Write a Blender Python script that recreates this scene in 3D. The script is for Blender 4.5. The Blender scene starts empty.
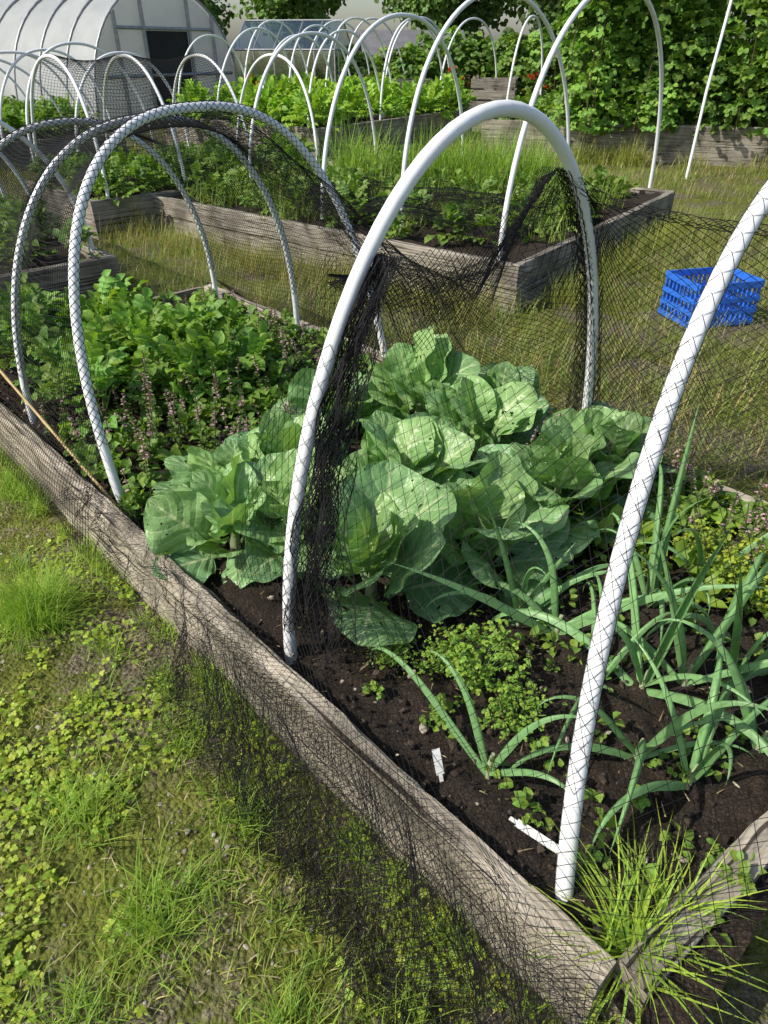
import bpy, math, numpy as np
from mathutils import Vector
R=np.random.default_rng(7)
scene=bpy.context.scene
PI=math.pi
# ---------------------------------------------------------------- helpers
def nrm(a):
    return a/np.maximum(np.linalg.norm(a,axis=-1,keepdims=True),1e-9)
_lat=R.random((256,256))
def vnoise(x,y,s=1.0,seed=0):
    x=np.asarray(x,float)*s+seed*17.3+1000; y=np.asarray(y,float)*s+seed*9.1+1000
    xi=np.floor(x).astype(int); yi=np.floor(y).astype(int); fx=x-xi; fy=y-yi
    fx=fx*fx*(3-2*fx); fy=fy*fy*(3-2*fy)
    g=lambda a,b:_lat[a%256,b%256]
    return (g(xi,yi)*(1-fx)+g(xi+1,yi)*fx)*(1-fy)+(g(xi,yi+1)*(1-fx)+g(xi+1,yi+1)*fx)*fy
class MB:
    def __init__(s): s.V=[];s.L=[];s.T=[];s.C=[];s.U=[];s.n=0
    def add(s,V,F,C=(1,1,1),UV=None):
        V=np.asarray(V,float).reshape(-1,3);F=np.asarray(F,int)
        s.V.append(V);s.L.append((F+s.n).ravel());s.T.append(np.full(len(F),F.shape[1]))
        C=np.asarray(C,float)
        if C.ndim==1:C=np.tile(C,(len(V),1))
        s.C.append(C)
        s.U.append(np.zeros((len(V),2)) if UV is None else np.asarray(UV,float).reshape(-1,2))
        s.n+=len(V)
    def build(s,name,mat,smooth=True,parent=None):
        V=np.concatenate(s.V);L=np.concatenate(s.L);T=np.concatenate(s.T);C=np.concatenate(s.C);U=np.concatenate(s.U)
        me=bpy.data.meshes.new(name)
        me.vertices.add(len(V));me.vertices.foreach_set('co',V.ravel().astype(np.float32))
        me.loops.add(len(L));me.loops.foreach_set('vertex_index',L.astype(np.int32))
        me.polygons.add(len(T));st=np.concatenate([[0],np.cumsum(T)[:-1]])
        me.polygons.foreach_set('loop_start',st.astype(np.int32))
        try: me.polygons.foreach_set('loop_total',T.astype(np.int32))
        except Exception: pass
        me.polygons.foreach_set('use_smooth',np.full(len(T),smooth))
        uv=me.uv_layers.new(name='UVMap');uv.data.foreach_set('uv',U[L].ravel().astype(np.float32))
        ca=me.color_attributes.new('Col','FLOAT_COLOR','POINT')
        ca.data.foreach_set('color',np.concatenate([C,np.ones((len(C),1))],1).ravel().astype(np.float32))
        me.update(calc_edges=True);me.validate()
        ob=bpy.data.objects.new(name,me);scene.collection.objects.link(ob)
        if mat:me.materials.append(mat)
        if parent:ob.parent=parent
        return ob
def empty(name):
    e=bpy.data.objects.new(name,None);scene.collection.objects.link(e);return e
def grid_faces(nu,nv):
    i,j=np.meshgrid(np.arange(nu-1),np.arange(nv-1));a=(j*nu+i).ravel()
    return np.stack([a,a+1,a+1+nu,a+nu],1)
def tube(mb,P,r,sides=8,C=(1,1,1),ref=None,cap=True):
    P=np.asarray(P,float);n=len(P);t=nrm(np.gradient(P,axis=0))
    if ref is None:
        m=nrm(P[-1]-P[0]);ref=np.array([0,0,1.]) if abs(m[2])<.8 else np.array([1.,0,0])
    a=nrm(np.cross(t,np.asarray(ref,float)));b=np.cross(t,a)
    r=np.broadcast_to(np.asarray(r,float),(n,))
    th=np.arange(sides)*2*PI/sides
    V=P[:,None]+r[:,None,None]*(np.cos(th)[None,:,None]*a[:,None]+np.sin(th)[None,:,None]*b[:,None])
    j,i=np.meshgrid(np.arange(n-1),np.arange(sides),indexing='ij');q=j*sides+i;q2=j*sides+(i+1)%sides
    F=np.stack([q,q2,q2+sides,q+sides],-1).reshape(-1,4)
    ln=np.concatenate([[0],np.cumsum(np.linalg.norm(np.diff(P,axis=0),axis=1))])
    UV=np.stack([np.repeat(ln,sides),np.tile(th,n)],1)
    mb.add(V,F,C,UV)
    if cap:
        for base,rev in ((0,1),((n-1)*sides,0)):
            ids=np.arange(sides)+base
            if rev:ids=ids[::-1]
            VV=V.reshape(-1,3)[ids];mb.add(VV,[list(range(sides))],C if np.ndim(C)==1 else (1,1,1))
def tubes_batch(mb,P,r,sides=3,C=(1,1,1)):
    P=np.asarray(P,float);S,n,_=P.shape;t=nrm(np.gradient(P,axis=1))
    ref=nrm(np.array([.31,.52,.8]));a=nrm(np.cross(t,ref));b=np.cross(t,a)
    th=np.arange(sides)*2*PI/sides
    V=P[:,:,None]+r*(np.cos(th)[:,None]*a[:,:,None]+np.sin(th)[:,None]*b[:,:,None])
    s,j,i=np.meshgrid(np.arange(S),np.arange(n-1),np.arange(sides),indexing='ij')
    q=(s*n+j)*sides+i;q2=(s*n+j)*sides+(i+1)%sides
    mb.add(V.reshape(-1,3),np.stack([q,q2,q2+sides,q+sides],-1).reshape(-1,4),C)
def net(mb,fn,nu,nv,r=.001,diamond=True,clip=True):
    if diamond:
        k,j=np.meshgrid(np.arange(nu+1),np.arange(nv+1),indexing='ij')
        u=(k+np.where((k+j)%2==0,.5,-.5))/nu
        tubes_batch(mb,fn(np.clip(u,0,1) if clip else u,j/nv),r)
    else:
        k,j=np.meshgrid(np.arange(nu+1)/nu,np.arange(nv+1)/nv,indexing='ij')
        P=fn(k,j);tubes_batch(mb,P,r);tubes_batch(mb,P.transpose(1,0,2),r)
def box(mb,c,s,rot=0,C=(1,1,1),tilt=None):
    x,y,z=[v/2 for v in s]
    V=np.array([[-x,-y,-z],[x,-y,-z],[x,y,-z],[-x,y,-z],[-x,-y,z],[x,-y,z],[x,y,z],[-x,y,z]])
    F=[[3,2,1,0],[4,5,6,7],[0,1,5,4],[1,2,6,5],[2,3,7,6],[3,0,4,7]]
    if tilt is not None:
        ct,st=math.cos(tilt),math.sin(tilt);V=V@np.array([[ct,0,st],[0,1,0],[-st,0,ct]])
    cr,sr=math.cos(rot),math.sin(rot);V=V@np.array([[cr,sr,0],[-sr,cr,0],[0,0,1]])
    V=V+np.array(c)
    for f in F:
        P=V[f];e1=np.linalg.norm(P[1]-P[0]);e2=np.linalg.norm(P[3]-P[0])
        mb.add(P,[[0,1,2,3]],C,[[0,0],[e1,0],[e1,e2],[0,e2]])
def scatter(mb,T,pos,D,U,sc,col):
    V,F,UV=T[:3];pos=np.asarray(pos,float);N=len(pos)
    if N==0:return
    Y=nrm(D);Z=nrm(U-(U*Y).sum(-1,keepdims=True)*Y);X=np.cross(Y,Z)
    sc=np.asarray(sc,float)
    if sc.ndim<2: sc=np.broadcast_to(sc.reshape(-1,1),(N,3)) if sc.ndim==1 else np.full((N,3),float(sc))
    P=pos[:,None]+(V[None,:,0,None]*sc[:,None,0:1])*X[:,None]+(V[None,:,1,None]*sc[:,None,1:2])*Y[:,None]+(V[None,:,2,None]*sc[:,None,2:3])*Z[:,None]
    FF=(np.asarray(F)[None]+(np.arange(N)*len(V))[:,None,None]).reshape(-1,F.shape[1])
    C=np.repeat(np.asarray(col,float),len(V),axis=0) if np.ndim(col)==2 else np.tile(np.asarray(col,float),(N*len(V),1))
    mb.add(P.reshape(-1,3),FF,C,np.tile(UV,(N,1)))
def leafT(nu,nv,w,prof,phi0=0.,k=0.,cup=0.,wave=0.,wf=3,ph=0.,pw=1.):
    s=np.linspace(0,1,nv);x=np.linspace(-1,1,nu)
    phi=phi0-k*s**pw;ds=1/(nv-1)
    y=np.concatenate([[0],np.cumsum(np.cos((phi[1:]+phi[:-1])/2))*ds]);z=np.concatenate([[0],np.cumsum(np.sin((phi[1:]+phi[:-1])/2))*ds])
    W=prof(s)*w
    X=W[:,None]*x[None];H=cup*np.abs(X)**1.5*1.5+wave*np.sin(wf*2*PI*s[:,None]+ph+np.sign(x)[None]*1.3)*np.abs(x)[None]**2*W[:,None]/max(w,1e-6)
    ny=-np.sin(phi);nz=np.cos(phi)
    V=np.stack([X*np.ones_like(H),y[:,None]+H*ny[:,None],z[:,None]+H*nz[:,None]],-1)
    UV=np.stack([np.broadcast_to((x+1)/2,(nv,nu)),np.broadcast_to(s[:,None],(nv,nu))],-1)
    return (V.reshape(-1,3),grid_faces(nu,nv),UV.reshape(-1,2))
def joinT(parts):
    V=[];F=[];U=[];n=0
    for (v,f,u) in parts: V.append(v);F.append(f+n);U.append(u);n+=len(v)
    return (np.concatenate(V),np.concatenate(F),np.concatenate(U))
def xf(T,rotz=0,rotx=0,sc=1,off=(0,0,0)):
    V,F,U=T[:3];V=V*sc
    c,s=math.cos(rotx),math.sin(rotx);V=V@np.array([[1,0,0],[0,c,s],[0,-s,c]])
    c,s=math.cos(rotz),math.sin(rotz);V=V@np.array([[c,s,0],[-s,c,0],[0,0,1]])
    return (V+np.array(off),F,U)
def rdir(N,el0,el1):
    az=R.random(N)*2*PI;el=np.radians(el0+(el1-el0)*R.random(N))
    return np.stack([np.cos(az)*np.cos(el),np.sin(az)*np.cos(el),np.sin(el)],1)
def cvar(base,N,v=.2,yel=.0):
    b=np.array(base)[None]*(1+v*(R.random((N,1))*2-1));y=yel*R.random((N,1))
    return np.clip(b*(1-y)+y*np.array([[base[0]*2.6,base[1]*1.5,base[2]*.8]]),0,1)
# ---------------------------------------------------------------- materials
def newmat(name):
    m=bpy.data.materials.new(name);m.use_nodes=True;nt=m.node_tree;nt.nodes.clear()
    o=nt.nodes.new('ShaderNodeOutputMaterial');return m,nt,o
def N_(nt,t,**k):
    n=nt.nodes.new(t)
    for a,b in k.items():
        if a.startswith('_'): setattr(n,a[1:],b)
        else: n.inputs[a].default_value=b
    return n
def mathn(nt,op,a,b=None,c=None,clamp=False):
    n=nt.nodes.new('ShaderNodeMath');n.operation=op;n.use_clamp=clamp
    for i,v in enumerate((a,b,c)):
        if v is None: continue
        if isinstance(v,(int,float)): n.inputs[i].default_value=v
        else: nt.links.new(v,n.inputs[i])
    return n.outputs[0]
def mixc(nt,f,a,b,mode='MIX'):
    n=nt.nodes.new('ShaderNodeMix');n.data_type='RGBA';n.blend_type=mode
    for i,v in ((0,f),(6,a),(7,b)):
        if isinstance(v,(int,float)): n.inputs[i].default_value=v
        elif isinstance(v,tuple): n.inputs[i].default_value=(*v,1) if len(v)==3 else v
        else: nt.links.new(v,n.inputs[i])
    return n.outputs[2]
def ramp(nt,f,stops):
    n=nt.nodes.new('ShaderNodeValToRGB');e=n.color_ramp.elements
    while len(e)<len(stops): e.new(.5)
    for i,(p,c) in enumerate(stops): e[i].position=p;e[i].color=(*c,1) if len(c)==3 else c
    nt.links.new(f,n.inputs[0]);return n.outputs[0]
def noise(nt,vec,scale,detail=4,rough=.6,out=0):
    n=N_(nt,'ShaderNodeTexNoise',Scale=scale,Detail=detail,Roughness=rough)
    if vec is not None: nt.links.new(vec,n.inputs['Vector'])
    return n.outputs[out]
def bump(nt,h,strength,dist):
    n=N_(nt,'ShaderNodeBump',Strength=strength,Distance=dist);nt.links.new(h,n.inputs['Height']);return n.outputs[0]
def leafmat(name,trans=.3,rough=.5,veins=False,nscale=30,tcol=(1.25,1.35,.5),spec=.35):
    m,nt,o=newmat(name);L=nt.links.new
    at=N_(nt,'ShaderNodeAttribute',_attribute_name='Col');geo=nt.nodes.new('ShaderNodeNewGeometry')
    nz=noise(nt,geo.outputs['Position'],nscale,3)
    f=mathn(nt,'MULTIPLY_ADD',nz,.7,.65)
    cc=N_(nt,'ShaderNodeCombineColor')
    for i in range(3): L(f,cc.inputs[i])
    col=mixc(nt,1.0,at.outputs['Color'],cc.outputs[0],'MULTIPLY')
    p=N_(nt,'ShaderNodeBsdfPrincipled',Roughness=rough);p.inputs['Specular IOR Level'].default_value=spec
    if veins:
        uv=N_(nt,'ShaderNodeUVMap',_uv_map='UVMap');sp=nt.nodes.new('ShaderNodeSeparateXYZ');L(uv.outputs[0],sp.inputs[0])
        n2=noise(nt,geo.outputs['Position'],14,2)
        ax=mathn(nt,'ABSOLUTE',mathn(nt,'MULTIPLY_ADD',sp.outputs[0],2,-1))
        mid=mathn(nt,'MULTIPLY',mathn(nt,'SUBTRACT',1,mathn(nt,'DIVIDE',ax,mathn(nt,'MULTIPLY_ADD',sp.outputs[1],-.07,.11)),clamp=True),1.8,clamp=True)
        k=mathn(nt,'MULTIPLY_ADD',ax,-.30,sp.outputs[1]);k=mathn(nt,'MULTIPLY_ADD',n2,.10,k)
        fr=mathn(nt,'ABSOLUTE',mathn(nt,'SUBTRACT',mathn(nt,'FRACT',mathn(nt,'MULTIPLY',k,6.0)),.5))
        sv=mathn(nt,'SUBTRACT',1,mathn(nt,'DIVIDE',fr,mathn(nt,'MULTIPLY_ADD',ax,-.07,.115)),clamp=True)
        vo=N_(nt,'ShaderNodeTexVoronoi',Scale=60,_feature='DISTANCE_TO_EDGE');L(geo.outputs['Position'],vo.inputs['Vector'])
        tv=mathn(nt,'SUBTRACT',1,mathn(nt,'MULTIPLY',vo.outputs[0],14),clamp=True)
        v=mathn(nt,'MAXIMUM',mid,mathn(nt,'MAXIMUM',mathn(nt,'MULTIPLY',sv,.8),mathn(nt,'MULTIPLY',tv,.18)))
        col=mixc(nt,mathn(nt,'MULTIPLY',v,.85),col,(.52,.62,.34))
        h=mathn(nt,'MULTIPLY_ADD',fr,1.0,mathn(nt,'MULTIPLY',nz,1.0))
        L(bump(nt,h,.75,.009),p.inputs['Normal'])
    L(col,p.inputs['Base Color'])
    t=nt.nodes.new('ShaderNodeBsdfTranslucent');L(mixc(nt,1.0,col,tcol,'MULTIPLY'),t.inputs[0])
    mx=N_(nt,'ShaderNodeMixShader',Fac=trans);L(p.outputs[0],mx.inputs[1]);L(t.outputs[0],mx.inputs[2]);out=mx.outputs[0]
    if veins:
        hn=noise(nt,geo.outputs['Position'],42,1,.4);hb=noise(nt,geo.outputs['Position'],5,1,.4)
        hm=mathn(nt,'GREATER_THAN',mathn(nt,'MULTIPLY_ADD',hb,.35,hn),.915)
        tr=nt.nodes.new('ShaderNodeBsdfTransparent');m3=nt.nodes.new('ShaderNodeMixShader');L(hm,m3.inputs[0]);L(out,m3.inputs[1]);L(tr.outputs[0],m3.inputs[2]);out=m3.outputs[0]
    L(out,o.inputs[0])
    return m
def simple(name,col,rough=.6,nscale=8,var=.25,bmp=0,metal=0,attr=False,spec=.4):
    m,nt,o=newmat(name);L=nt.links.new;geo=nt.nodes.new('ShaderNodeNewGeometry')
    nz=noise(nt,geo.outputs['Position'],nscale,5);p=N_(nt,'ShaderNodeBsdfPrincipled',Roughness=rough,Metallic=metal)
    p.inputs['Specular IOR Level'].default_value=spec
    d=tuple(c*(1-var) for c in col);e=tuple(min(1,c*(1+var)) for c in col)
    c=ramp(nt,nz,[(.3,d),(.7,e)])
    if attr:
        at=N_(nt,'ShaderNodeAttribute',_attribute_name='Col');c=mixc(nt,1.0,c,at.outputs['Color'],'MULTIPLY')
    L(c,p.inputs['Base Color'])
    if bmp: L(bump(nt,nz,bmp,.01),p.inputs['Normal'])
    L(p.outputs[0],o.inputs[0]);return m
def woodmat(name,light,dark,green=.25):
    m,nt,o=newmat(name);L=nt.links.new
    uv=N_(nt,'ShaderNodeUVMap',_uv_map='UVMap');mp=N_(nt,'ShaderNodeMapping');L(uv.outputs[0],mp.inputs[0]);mp.inputs['Scale'].default_value=(2.2,38,1)
    g=noise(nt,mp.outputs[0],1.0,8,.65)
    mp2=N_(nt,'ShaderNodeMapping');L(uv.outputs[0],mp2.inputs[0]);mp2.inputs['Scale'].default_value=(1.0,70,1)
    g2=noise(nt,mp2.outputs[0],1.3,3,.5)
    geo=nt.nodes.new('ShaderNodeNewGeometry');b=noise(nt,geo.outputs['Position'],3.0,5)
    at=N_(nt,'ShaderNodeAttribute',_attribute_name='Col')
    c=ramp(nt,g,[(.28,dark),(.5,tuple((a*1.2+b_*.8)/2 for a,b_ in zip(light,dark))),(.66,light)])
    crack=ramp(nt,g2,[(.37,(.06,.05,.045)),(.43,(1,1,1))])
    c=mixc(nt,.9,c,crack,'MULTIPLY')
    st=ramp(nt,b,[(.38,(.42,.41,.39)),(.56,(1.05,1.03,1.0))]);c=mixc(nt,.9,c,st,'MULTIPLY')
    b2=noise(nt,geo.outputs['Position'],9.0,5);gm=ramp(nt,b2,[(.56,(0,0,0)),(.72,(1,1,1))])
    c=mixc(nt,mathn(nt,'MULTIPLY',gm,green),c,(.10,.12,.05))
    c=mixc(nt,1.0,c,at.outputs['Color'],'MULTIPLY')
    p=N_(nt,'ShaderNodeBsdfPrincipled',Roughness=.85);p.inputs['Specular IOR Level'].default_value=.2;L(c,p.inputs['Base Color'])
    h=mathn(nt,'MULTIPLY_ADD',g2,.8,g);L(bump(nt,h,1.0,.010),p.inputs['Normal']);L(p.outputs[0],o.inputs[0]);return m
M_wood=woodmat('weathered_wood',(.58,.54,.47),(.21,.19,.16),.4)
M_wood2=woodmat('weathered_wood_far',(.40,.37,.32),(.14,.125,.105),.35)
M_cab=leafmat('cabbage_leaf',.24,.38,True,30,(1.3,1.4,.5),.5)
M_leaf=leafmat('soft_leaf',.35,.5)
M_leek=leafmat('leek_leaf',.22,.38,False,50,(1.1,1.3,.6))
M_grass=leafmat('grass_blade',.38,.5,False,8)
M_far=leafmat('far_foliage',.32,.6,False,1.5)
M_pipe=simple('white_pvc',(.80,.82,.84),.35,6,.05)
M_net=simple('black_net',(.010,.010,.012),.7,20,.2,spec=.2)
M_label=simple('white_plastic',(.8,.8,.78),.4,30,.08)
def groundmat():
    m,nt,o=newmat('ground_moss_gravel');L=nt.links.new;geo=nt.nodes.new('ShaderNodeNewGeometry');P=geo.outputs['Position']
    a=noise(nt,P,1.6,6,.65);b=noise(nt,P,14,6,.7);c=noise(nt,P,90,4,.7)
    gr=ramp(nt,b,[(.3,(.055,.06,.018)),(.5,(.15,.17,.034)),(.72,(.28,.28,.055))])
    vo=N_(nt,'ShaderNodeTexVoronoi',Scale=75);L(P,vo.inputs['Vector'])
    so=ramp(nt,c,[(.3,(.06,.05,.036)),(.55,(.19,.16,.12)),(.75,(.40,.36,.30))])
    hs=nt.nodes.new('ShaderNodeRGBToBW');L(vo.outputs['Color'],hs.inputs[0])
    pb=mixc(nt,.6,so,ramp(nt,hs.outputs[0],[(.1,(.25,.25,.25)),(.9,(.8,.78,.75))]),'SOFT_LIGHT')
    mk=ramp(nt,mathn(nt,'MULTIPLY_ADD',b,.55,a),[(.74,(0,0,0)),(.86,(1,1,1))])
    col=mixc(nt,mk,gr,pb)
    p=N_(nt,'ShaderNodeBsdfPrincipled',Roughness=.95);p.inputs['Specular IOR Level'].default_value=.1;L(col,p.inputs['Base Color'])
    h=mathn(nt,'MULTIPLY_ADD',c,.5,mathn(nt,'MULTIPLY_ADD',vo.outputs[0],-.5,b));L(bump(nt,h,1.0,.03),p.inputs['Normal']);L(p.outputs[0],o.inputs[0]);return m
def soilmat():
    m,nt,o=newmat('dark_soil');L=nt.links.new;geo=nt.nodes.new('ShaderNodeNewGeometry');P=geo.outputs['Position']
    b=noise(nt,P,25,6,.7);c=noise(nt,P,160,4,.7)
    col=ramp(nt,c,[(.3,(.016,.012,.009)),(.55,(.050,.038,.030)),(.68,(.11,.09,.072)),(.78,(.28,.24,.20))])
    p=N_(nt,'ShaderNodeBsdfPrincipled',Roughness=.95);p.inputs['Specular IOR Level'].default_value=.15;L(col,p.inputs['Base Color'])
    L(bump(nt,mathn(nt,'MULTIPLY_ADD',c,.5,b),1.0,.02),p.inputs['Normal']);L(p.outputs[0],o.inputs[0]);return m
M_ground=groundmat();M_soil=soilmat()
# ---------------------------------------------------------------- bed frame
O=np.array([.376,.523]);dv=np.array([-.684,.729]);pv=np.array([.729,.684])
def B(a,b,z):
    a=np.asarray(a,float);b=np.asarray(b,float);z=np.asarray(z,float);a,b,z=np.broadcast_arrays(a,b,z)
    return np.stack([O[0]+a*dv[0]+b*pv[0],O[1]+a*dv[1]+b*pv[1],z],-1)
def toAB(X,Y):
    x=X-O[0];y=Y-O[1];return x*dv[0]+y*dv[1],x*pv[0]+y*pv[1]
# ---------------------------------------------------------------- ground
def gz(x,y): return (vnoise(x,y,1.3,1)-.5)*.03+(vnoise(x,y,6,2)-.5)*.012
s=np.linspace(-1,1,260);xs=150*np.sign(s)*np.abs(s)**3.2;ys=xs+3
X,Y=np.meshgrid(xs,ys);Z=gz(X,Y)
mb=MB();mb.add(np.stack([X,Y,Z],-1),grid_faces(260,260),(1,1,1));mb.build('ground',M_ground)
# ---------------------------------------------------------------- beds
def board(name,p0,p1,z0,h,th,mat,parent,side=1,col=(1,1,1),seed=0,rough=.004):
    p0=np.array(p0,float);p1=np.array(p1,float);L=np.linalg.norm(p1-p0);t=(p1-p0)/L;n=np.array([-t[1],t[0]])*side
    ns=max(8,int(L/.06));c=.008
    cs=np.array([[c,0],[th-c,0],[th,c],[th,h-c],[th-c,h],[th/2,h],[c,h],[0,h-c],[0,h/2],[0,c]])
    l=np.linspace(0,L,ns);k=len(cs)
    rg=np.random.default_rng(seed+11);base=rg.normal(0,rough*.5,(1,k,2))
    jit=np.repeat(rg.normal(0,rough,(ns//4+2,k,2)),4,axis=0)[:ns]*.5+rg.normal(0,rough*.25,(ns,k,2))
    CS=cs[None]+jit+base
    V=np.zeros((ns,k,3));V[...,0]=p0[0]+t[0]*l[:,None]+n[0]*CS[...,0];V[...,1]=p0[1]+t[1]*l[:,None]+n[1]*CS[...,0];V[...,2]=z0+CS[...,1]
    per=np.concatenate([[0],np.cumsum(np.linalg.norm(np.diff(cs,axis=0),axis=1))])
    j,i=np.meshgrid(np.arange(ns-1),np.arange(k),indexing='ij');q=j*k+i;q2=j*k+(i+1)%k
    F=np.stack([q,q2,q2+k,q+k],-1).reshape(-1,4)
    UV=np.stack([np.repeat(l+seed*3.7,k),np.tile(per+seed*1.3,ns)],1)
    mb=MB();mb.add(V.reshape(-1,3),F,col,UV)
    for r_ in (0,ns-1): mb.add(V[r_],[list(range(k))],col,cs*1.0)
    ob=mb.build(name,mat,False,parent);return ob
def soil(name,c4,z,parent,nu=60,nv=60,amp=.03):
    c4=np.array(c4,float);u,v=np.meshgrid(np.linspace(0,1,nu),np.linspace(0,1,nv))
    P=(c4[0]*((1-u)*(1-v))[...,None]+c4[1]*(u*(1-v))[...,None]+c4[2]*(u*v)[...,None]+c4[3]*((1-u)*v)[...,None])
    Zs=z+(vnoise(P[...,0],P[...,1],5,3)-.5)*amp+(vnoise(P[...,0],P[...,1],17,4)-.5)*amp*.7+(vnoise(P[...,0],P[...,1],45,5)-.5)*amp*.45
    mb=MB();mb.add(np.dstack([P,Zs]),grid_faces(nu,nv));return mb.build(name,M_soil,True,parent)
BL,BW=4.2,1.78
bed=empty('raised_garden_bed')
board('side_board_1',B(0,0,0)[:2],B(2.45,0,0)[:2],-.02,.27,.06,M_wood,bed,-1,(1.04,1.01,.96),1,.007)
board('side_board_2',B(2.455,.004,0)[:2],B(BL,.004,0)[:2],-.02,.265,.06,M_wood,bed,-1,(1.,.96,.9),2,.007)
board('side_board_3',B(0,BW,0)[:2],B(2.0,BW,0)[:2],-.02,.27,.06,M_wood,bed,1,(.8,.8,.78),3)
board('side_board_4',B(2.005,BW,0)[:2],B(BL,BW,0)[:2],-.02,.275,.06,M_wood,bed,1,(.95,.93,.9),4)
board('end_board_1',B(-.001,.063,0)[:2],B(-.20,BW-.063,0)[:2],-.02,.262,.06,M_wood,bed,-1,(.9,.87,.83),5,.006)
board('end_board_2',B(BL,.063,0)[:2],B(BL,BW-.063,0)[:2],-.02,.262,.06,M_wood,bed,1,(.85,.82,.78),6)
soil('soil',[B(-.15,.03,0)[:2],B(BL-.03,.03,0)[:2],B(BL-.03,BW-.03,0)[:2],B(-.15,BW-.03,0)[:2]],.195,bed,200,110,.055)
# ---------------------------------------------------------------- hoops
def archpts(L,Rr,h,lean=(0,0),n=2.15,N=48,z0=.18):
    L=np.array(L,float);Rr=np.array(Rr,float);th=np.linspace(0,PI,N);c_=np.cos(th);s_=np.sin(th)
    cx=np.sign(c_)*np.abs(c_)**(2/n);sz=np.abs(s_)**(2/n)
    m=(L+Rr)/2;hv=(L-Rr)/2
    P=m[None]+hv[None]*cx[:,None];z=z0+(h-z0)*sz
    P=P+np.array(lean)[None]*sz[:,None]
    return np.concatenate([P,z[:,None]],1)
def hoop(L,Rr,h,lean=(0,0),n=2.15,r=.018,z0=.16,name='pvc_pipe_hoop'):
    P=archpts(L,Rr,h,lean,n,z0=z0);q=np.array(Rr)-np.array(L)
    mb=MB();tube(mb,P,r,12,ref=(q[1],-q[0],0));mb.build(name,M_pipe);return P
ab=lambda a,b:B(a,b,0)[:2]
HA=hoop((.36,.686),(1.66,1.72),1.45,(-.02,.48),2.0)
HB=hoop(ab(1.05,.11),ab(1.10,1.60),1.485,dv*-.02,2.0)
HC=hoop(ab(2.08,.11),ab(2.32,1.70),1.42,dv*.36,2.55,.0175)
HD=hoop(ab(3.0,.12),ab(3.1,1.69),1.36,dv*-.06,2.3,.016)
HE=hoop(ab(3.95,.12),ab(3.98,1.68),1.30,dv*-.1,2.2,.016)
# ---------------------------------------------------------------- netting on the near bed
mb=MB()
def resamp(P,v):
    l=np.concatenate([[0],np.cumsum(np.linalg.norm(np.diff(P,axis=0),axis=1))]);l/=l[-1]
    return np.stack([np.interp(v,l,P[:,i]) for i in range(3)],-1)
def extend(P,out=.14):
    a=P[0].copy();b=P[-1].copy();o=nrm((P[0]-P[-1])*np.array([1,1,0]))*out
    m=P[(P[:,2]>.32)];up=m+np.array([0,0,.02])
    return np.concatenate([[a+o*1.3+[0,0,-.10]],[a+o+[0,0,.07]],up,[b-o+[0,0,.07]],[b-o*1.3+[0,0,-.10]]])
def sleeve(P,r,n0=0,n1=None,cell=.014,rs=.0009,nr=8,off=.0016):
    P=P[n0:n1];L=np.linalg.norm(np.diff(P,axis=0),axis=1).sum();t=nrm(np.gradient(P,axis=0))
    ref=nrm(np.cross(t[1],t[-2]))
    def f(u,v):
        c=resamp(P,v);l=np.linspace(0,1,len(P));tt=nrm(np.stack([np.interp(v,l,t[:,i]) for i in range(3)],-1))
        a=nrm(np.cross(tt,ref));b=np.cross(tt,a);th=u*2*PI
        return c+(r+off)*(np.cos(th)[...,None]*a+np.sin(th)[...,None]*b)
    net(mb,f,nr,int(L/cell),rs,True,False)
sleeve(HC,.0175,2,-3,.015,.0011);sleeve(HD,.016,3,-3,.016,.0012);sleeve(HE,.016,3,-3,.018,.0013)
sleeve(HA,.018,3,30,.023,.0007,6,.0034);sleeve(HB,.018,2,12,.023,.0007,6,.0034)
EC,ED,EE=extend(HC),extend(HD),extend(HE)
V3=lambda v:np.array([v[0],v[1],0.])
def cover(u,v):
    w=u*2;pc,pd,pe=resamp(EC,v),resamp(ED,v),resamp(EE,v)
    w3=w[...,None];P=np.where(w3<1,pc*(1-w3)+pd*w3,pd*(2-w3)+pe*(w3-1))
    f=np.abs(np.sin(w*PI));P[...,2]-=.07*f*np.sin(PI*v)
    k=(vnoise(u*6,v*9,1,3)-.5)*.06*f;P[...,0]+=k;P[...,1]+=k*.6;return P
net(mb,cover,86,150,.0011,False)
kb=np.array([[-.6,1.35,1.27],[.7,1.30,1.22],[.95,1.26,1.24],[1.10,1.22,1.31],[1.35,1.24,1.02],[1.6,1.23,.91],[1.85,1.16,1.0],[2.1,1.05,1.2],[2.45,.9,1.42]])
def farsheet(u,v):
    a=-.6+3.05*u;b0=np.interp(a,kb[:,0],kb[:,1]);z0=np.interp(a,kb[:,0],kb[:,2])
    b1=BW+.05+.04*vnoise(a,0,5);z1=.06
    vv=v**.55;b=b0+(b1-b0)*vv;z=z0+(z1-z0)*v
    pull=np.exp(-((a-1.10)/.28)**2)*(1-v*.35)
    a=a-(a-1.10)*pull*.72
    b=b+.03*np.sin(a*24+v*3)*(np.sin(v*PI)*.6+.2)+(vnoise(a,v,6,4)-.5)*.07*np.sin(PI*v)
    return B(a,b,z)
net(mb,farsheet,170,74,.0013,True)
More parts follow.
